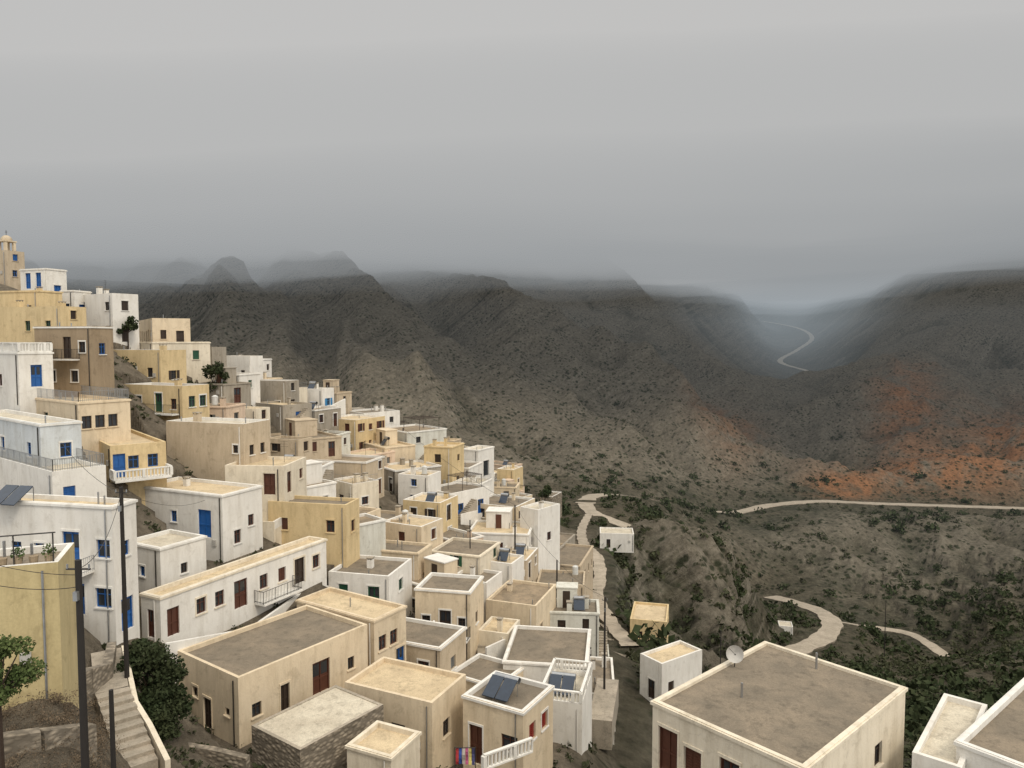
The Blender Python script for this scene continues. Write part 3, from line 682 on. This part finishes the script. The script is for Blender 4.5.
p6=pole(403,428,120,455,.1,arm=False); p7=pole(947,690,60,760,.08,arm=False); pole(721,630,60,690,.05,arm=False); pole(886,600,190,640,.1,arm=False)
pole(302,470,90,500,.07,arm=False); pole(470,520,84,560,.07,arm=False)
def wire(a,b,sag,name='overhead_wire',r=.014):
    mb=MB(); pr=None
    for i in range(17):
        t=i/16; p=a.lerp(b,t)-Z*(4*sag*t*(1-t))
        if pr is not None: mb.rod(pr,p,r,METAL,4)
        pr=p
    mb.obj(name)
wire(p1-Z*.3,p2-Z*.3,.8); wire(p1-Z*.5,P(-120,520,20),.4); wire(p1-Z*.9,P(-120,545,20),.5); wire(p2-Z*.3,P(205,500,61),.6); wire(p2-Z*.4,P(60,440,60),.5); wire(p3,p4,.5,r=.015); wire(p4,p5,.5,r=.015); wire(p5,p6,.6,r=.02)
# ------------------------------------------------------------------ parapet walls, stairs
def lowwall(name,pts,h,th,mat,ext=3.,cap=None):
    Q=[P(*p) for p in pts]; O=Q[0].copy(); mb=MB()
    for i in range(len(Q)-1):
        a=Q[i]-O;b_=Q[i+1]-O; d_=(b_-a);d_.z=0;nn=d_.normalized().cross(Z)*th/2
        lo=Z*-ext
        A=[a-nn+lo,a+nn+lo,b_+nn+lo,b_-nn+lo]; T=[a-nn+Z*h,a+nn+Z*h,b_+nn+Z*h,b_-nn+Z*h]
        mb.quad(A[0],A[3],T[3],T[0],mat);mb.quad(A[1],T[1],T[2],A[2],mat);mb.quad(*T,cap or mat);mb.quad(A[0],T[0],T[1],A[1],mat);mb.quad(A[3],A[2],T[2],T[3],mat)
    return mb.obj(name,loc=O)
def stairs(name,a,b,width,mat=CONC):
    A=P(*a);B=P(*b); d_=B-A; n=max(3,int(abs(d_.z)/.17)); hd=Vector((d_.x,d_.y,0)); nn=hd.normalized().cross(Z)*width
    mb=MB()
    for i in range(n):
        p=hd*(i/n)+Z*(d_.z*(i+ (1 if d_.z>0 else 0))/n)
        mb.box(p-nn/2-Z*2.5,hd/n*.998,nn,Z*2.5,mat)
    mb.obj(name,loc=A)
stairs('stone_steps',(140,768,34),(112,690,38.5),1.6); stairs('stone_steps',(112,690,38.5),(106,652,44),1.6)
lowwall('white_parapet_wall',[(168,772,34),(150,735,36.5),(136,712,38),(124,655,43)],.6,.25,WM['P'])
lowwall('white_parapet_wall',[(166,652,48.5),(250,636,54),(300,600,62),(328,592,66)],.6,.22,WHT,4)
lowwall('rubble_retaining_wall',[(60,690,36),(88,678,38),(108,672,40),(112,650,44)],.5,.5,STONE,6)
lowwall('rubble_retaining_wall',[(-20,700,30),(40,692,31),(75,684,33)],.4,.5,STONE,5)
lowwall('rubble_retaining_wall',[(-10,742,26),(40,735,27),(92,728,29)],.2,.5,STONE,4)
lowwall('rubble_retaining_wall',[(172,745,42),(215,752,41.5),(248,760,41)],.2,.4,STONE,4)
stairs('zigzag_steps',(490,690,62),(486,640,70),1.8); stairs('zigzag_steps',(600,720,60),(608,680,68),2.)
stairs('red_steps',(432,668,61),(441,628,64.8),1.1,flat('red_step_paint',(.18,.05,.035),.8))
lowwall('white_parapet_wall',[(426,668,60.5),(434,628,64.5)],.7,.15,WHT,2)
lowwall('white_parapet_wall',[(300,432,112),(318,418,116),(345,404,124)],.9,.25,WHT,3)
lowwall('white_parapet_wall',[(486,656,66),(520,640,70),(560,650,72)],.8,.2,WHT)
for i in range(5):
    lowwall('terrace_wall',[(560+i*12,600+i*16,112-i*7),(590+i*12,610+i*16,110-i*7),(625+i*10,640+i*14,104-i*7)],.2,.5,STONE,2)
mb=MB(); O=P(484,770,40); balustrade(mb,(0,0,0),P(532,752,42.5)-O); mb.obj('terrace_balustrade',loc=O)
E=empty('textile_stall',P(455,775,42)); mb=MB(); tt=Vector((1,0,0))
for u in (0,1.2): mb.rod(tt*u-Z*1,tt*u+Z*1.7,.03,METAL,5)
mb.rod(Z*1.65,tt*1.2+Z*1.65,.025,METAL,5); mb.obj('rack',E)
mb=MB()
for i,cc in enumerate([(.45,.04,.05),(.05,.10,.4),(.6,.55,.5),(.5,.12,.25),(.7,.6,.2),(.08,.08,.2)]):
    m_=flat('cloth',cc,.9); x0=.05+i*.19; pr=None
    for j in range(6):
        a=Vector((x0,math.sin(j*1.3+i)*.05,1.64-j*.2)); b_=a+Vector((.16,.04*math.cos(j+i),0))
        if pr: mb.quad(pr[0],pr[1],b_,a,m_)
        pr=(a,b_)
mb.obj('hanging_cloths',E)
def balcony(h,face,f0,f1,z,depth=1.1,kind='rail',mat=METAL):
    if face=='L': o=h['e1']*h['wl']; t=-h['e1'];W=h['wl'];n_=-h['e2']
    else: o=Vector((0,0,0)); t=h['e2'];W=h['wr'];n_=-h['e1']
    a=o+t*W*f0+Z*z; b_=o+t*W*f1+Z*z; mb=MB()
    mb.box(a+n_*.002,b_-a,n_*depth,Z*.14,WHT)
    up=Z*.14
    f=(lambda p,q: railing(mb,p,q,1.,mat)) if kind=='rail' else (lambda p,q: balustrade(mb,p,q))
    ins=n_*(depth-.12)
    f(a+up+ins,b_+up+ins); f(a+up,a+up+ins); f(b_+up,b_+up+ins)
    mb.obj('balcony',h['E'])
balcony(h_lb,'L',.3,.86,4.72,1.3,'rail',GALV); balcony(h_mid,'L',.35,1.0,2.75,1.2); balcony(h_bn,'L',.4,.8,3.0,.9)
balcony(h_yb,'R',.0,1.,0.1,1.6,'bal',WHT); balcony(h_gr,'L',.35,.95,1.4,1.); balcony(h_long,'R',.5,.75,-.1,1.1)
def roofrail(h,kind='rail',m=METAL,inset=.1):
    mb=MB(); e1,e2=h['e1'],h['e2']; z=Z*h['h']; c=[e1*inset+e2*inset,e1*inset+e2*(h['wr']-inset),e1*(h['wl']-inset)+e2*(h['wr']-inset),e1*(h['wl']-inset)+e2*inset]
    for i in range(4):
        a,b_=c[i]+z,c[(i+1)%4]+z
        railing(mb,a,b_,.9,m) if kind=='rail' else balustrade(mb,a,b_)
    mb.obj('roof_railing',h['E'])
roofrail(h_t2,'rail',GALV); roofrail(h_w18,'bal'); roofrail(h_cr,'rail',GALV); roofrail(h_t3,'bal')
def solar(h,fu,fv,s=1.,par=.3,tank=True):
    mb=MB(); e1,e2=h['e1'],h['e2']; p=e1*h['wl']*fu+e2*h['wr']*fv+Z*(h['h']-par)
    for k in (0,1.25*s):
        q_=p+e1*k
        mb.box(q_-e2*1.7*s+Z*.2,e1*1.15*s,e2*1.7*s+Z*1.05*s,Z*.06,SOLAR)
        mb.rod(q_,q_+Z*1.25*s,.03,GALV,4); mb.rod(q_+e1*1.15*s,q_+e1*1.15*s+Z*1.25*s,.03,GALV,4)
    if tank: mb.rod(p+e2*.25+Z*1.2*s,p+e2*.25+e1*2.3*s+Z*1.2*s,.22,GALV,12)
    mb.obj('solar_heater',h['E'])
solar(h_sol,.35,.5,.8); solar(h_lb,.62,.3,.9,tank=False); solar(h_t3,.3,.5,.8)
def dish(h,fu,fv,r=.5,par=.2):
    e1,e2=h['e1'],h['e2']; p=e1*h['wl']*fu+e2*h['wr']*fv+Z*(h['h']-par); mb=MB(); mb.rod(p,p+Z*.6,.03,METAL,6)
    ax=Vector((-.25,-.9,.35)).normalized(); x=ax.orthogonal().normalized(); y=ax.cross(x); c=p+Z*.7; pr=None
    for i in range(5):
        rr=r*i/4; ring=[c+ax*(.22*(i/4)**2)+x*rr*math.cos(t*math.pi/10)+y*rr*math.sin(t*math.pi/10) for t in range(20)]
        if pr:
            for t in range(20): mb.quad(pr[t],pr[(t+1)%20],ring[(t+1)%20],ring[t],DISH)
        pr=ring
    mb.rod(c+ax*.2-y*r*.9,c+ax*.6,.012,METAL,4); mb.rod(c+ax*.55,c+ax*.68,.04,METAL,6)
    mb.obj('satellite_dish',h['E'])
dish(h_br,.94,.62,.46,.16)
mb=MB(); e1,e2=h_bel['e1'],h_bel['e2']; z0=h_bel['h']; wl,wr=h_bel['wl'],h_bel['wr']
o_=e1*wl*.2+e2*wr*.2
for a in (0,1):
    for b_ in (0,1): mb.box(o_+e1*a*1.4+e2*b_*1.4+Z*z0,e1*.4,e2*.4,Z*1.5,WM['C'])
mb.box(o_-e1*.1-e2*.1+Z*(z0+1.5),e1*2,e2*2,Z*.2,WM['C'])
cc=o_+e1*.9+e2*.9+Z*(z0+1.7); pr=None
for i in range(6):
    a=i/5*math.pi/2; ring=[cc+Vector((math.cos(t*math.pi/6)*.85*math.cos(a),math.sin(t*math.pi/6)*.85*math.cos(a),.9*math.sin(a))) for t in range(12)]
    if pr:
        for t in range(12): mb.quad(pr[t],pr[(t+1)%12],ring[(t+1)%12],ring[t],WM['T'])
    pr=ring
mb.rod(cc+Z*.9,cc+Z*1.7,.04,METAL,4); mb.rod(cc+Z*1.4-e1*.25,cc+Z*1.4+e1*.25,.035,METAL,4)
mb.obj('bell_stage',h_bel['E'])
mb=MB(); e1,e2=h_oc['e1'],h_oc['e2']; z0=h_oc['h']
for k in (.2,1.6,3.0,4.4): mb.rod(e1*k+e2*.2+Z*z0,e1*k+e2*.2+Z*(z0+1.2),.03,METAL,5)
mb.rod(e1*.1+e2*.2+Z*(z0+1.2),e1*5+e2*.2+Z*(z0+1.2),.03,METAL,5)
for k in range(7):
    p=e1*(.4+k*.55)+e2*.4+Z*(z0-.3); mb.rod(p,p+Z*.55,.12,WM['B'],8,.18)
mb.obj('terrace_frame_and_pots',h_oc['E'])
cs=[tuple(e1*(.4+k*.55)+e2*.4+Z*(z0+.4)) for k in range(0,7,2)]
leaves('potted_plants',cs,[.3]*len(cs),120,1.05,LFB,1.,parent=h_oc['E'])
# ------------------------------------------------------------------ cloud & haze (volumes given their own glow in place of scattered skylight)
def vol(name,dens,L,y0,y1,z0,z1,x0=-6500,x1=6500,wavy=0,seed=1):
    m=bpy.data.materials.new(name+'_medium'); m.use_nodes=True; nt=m.node_tree; nt.nodes.clear()
    o=nt.nodes.new('ShaderNodeOutputMaterial'); ab=nt.nodes.new('ShaderNodeVolumeAbsorption'); em=nt.nodes.new('ShaderNodeEmission'); ad=nt.nodes.new('ShaderNodeAddShader')
    ab.inputs['Color'].default_value=(0,0,0,1); ab.inputs['Density'].default_value=dens
    em.inputs['Color'].default_value=(*L,1); em.inputs['Strength'].default_value=dens
    nt.links.new(ab.outputs[0],ad.inputs[0]); nt.links.new(em.outputs[0],ad.inputs[1]); nt.links.new(ad.outputs[0],o.inputs['Volume'])
    nx,ny=(40,40) if wavy else (2,2)
    xs=np.linspace(-1,1,nx); xs=np.sign(xs)*np.abs(xs)**1.7*x1 if wavy else np.array([x0,x1])
    t=np.linspace(0,1,ny); ys=y0+(y1-y0)*t**2
    XX,YY=np.meshgrid(xs,ys); zz=np.full(XX.size,float(z0))
    if wavy: zz=zz+wavy*(pn(XX.ravel()/420,YY.ravel()/420,seed)*1.6+pn(XX.ravel()/190,YY.ravel()/190,seed+1)*.8)+.05*np.clip(XX.ravel(),-200,550)
    lo=np.c_[XX.ravel(),YY.ravel(),zz]; hi=np.c_[XX.ravel(),YY.ravel(),np.full(XX.size,float(z1))]
    co=np.r_[lo,hi]; n0=nx*ny; I=np.arange(n0).reshape(ny,nx); f=[]
    q=np.stack([I[:-1,:-1],I[1:,:-1],I[1:,1:],I[:-1,1:]],-1).reshape(-1,4); f.append(q); f.append(q[:,::-1]+n0)
    def side(e): e=np.array(e); return np.stack([e[:-1],e[1:],e[1:]+n0,e[:-1]+n0],-1)
    f+= [side(I[0]),side(I[-1][::-1]),side(I[:,0][::-1]),side(I[:,-1])]
    me=bpy.data.meshes.new(name); fastmesh(me,co,np.concatenate(f)); me.materials.append(m)
    ob=bpy.data.objects.new(name,me); S.collection.objects.link(ob)
vol('valley_haze',.00016,(.32,.36,.39),210,8500,-150,CZ+30)
vol('valley_mist',.0005,(.44,.51,.56),900,8400,-140,CZ+180,x0=150)
lay=[(34,.0012,(.26,.28,.295)),(50,.0036,(.33,.345,.355)),(66,.009,(.45,.455,.455)),(94,.010,(.64,.63,.615)),(150,.010,(.80,.77,.745))]
for i,(zb,dn,L) in enumerate(lay): vol('cloud_layer',dn,L,330+i*9,8500,CZ+zb,CZ+430-i*3,wavy=11,seed=40+i*2)
# ------------------------------------------------------------------ world, sun, camera
W=bpy.data.worlds.new('World'); S.world=W; W.use_nodes=True; nt=W.node_tree; nt.nodes.clear()
out=nt.nodes.new('ShaderNodeOutputWorld'); SUN_EL=math.radians(50); SUN_AZ=math.radians(138)
sky=nt.nodes.new('ShaderNodeTexSky'); sky.sky_type='NISHITA'; sky.sun_disc=False; sky.sun_elevation=SUN_EL; sky.sun_rotation=SUN_AZ
b1=nt.nodes.new('ShaderNodeBackground'); b1.inputs[1].default_value=.1; nt.links.new(sky.outputs[0],b1.inputs[0])
tc=nt.nodes.new('ShaderNodeTexCoord'); sx=nt.nodes.new('ShaderNodeSeparateXYZ'); nt.links.new(tc.outputs['Generated'],sx.inputs[0])
cl=ramp(nt,sx.outputs[2],[(0.,(.36,.36,.35)),(.12,(.48,.48,.48)),(.25,(.62,.61,.60)),(.45,(.76,.74,.70)),(1.,(1.,.96,.89))])
cn=ramp(nt,noise(nt,tc.outputs['Generated'],2.2,5,.5),[(.3,.9),(.7,1.08)])
cl=mix(nt,1.,cl,cn,'MULTIPLY')
b2=nt.nodes.new('ShaderNodeBackground'); b2.inputs[1].default_value=1.75; nt.links.new(cl,b2.inputs[0])
mx=nt.nodes.new('ShaderNodeMixShader'); mx.inputs[0].default_value=.88; nt.links.new(b1.outputs[0],mx.inputs[1]); nt.links.new(b2.outputs[0],mx.inputs[2]); nt.links.new(mx.outputs[0],out.inputs[0])
sl=bpy.data.lights.new('sun','SUN'); sl.energy=1.5; sl.angle=math.radians(14); sl.color=(1,.90,.75); so=bpy.data.objects.new('sun',sl); S.collection.objects.link(so)
sd=Vector((math.sin(SUN_AZ)*math.cos(SUN_EL),math.cos(SUN_AZ)*math.cos(SUN_EL),math.sin(SUN_EL)))
so.rotation_euler=sd.to_track_quat('Z','Y').to_euler(); so.location=(0,0,300)
cd=bpy.data.cameras.new('camera'); cam=bpy.data.objects.new('camera',cd); S.collection.objects.link(cam); S.camera=cam
cd.sensor_width=36; cd.lens=36*F/1024; cd.clip_start=.1; cd.clip_end=20000
cam.location=(0,0,CZ); cam.rotation_euler=(math.pi/2-PITCH,0,0)
S.view_settings.view_transform='Standard'; S.view_settings.look='None'; S.view_settings.exposure=0
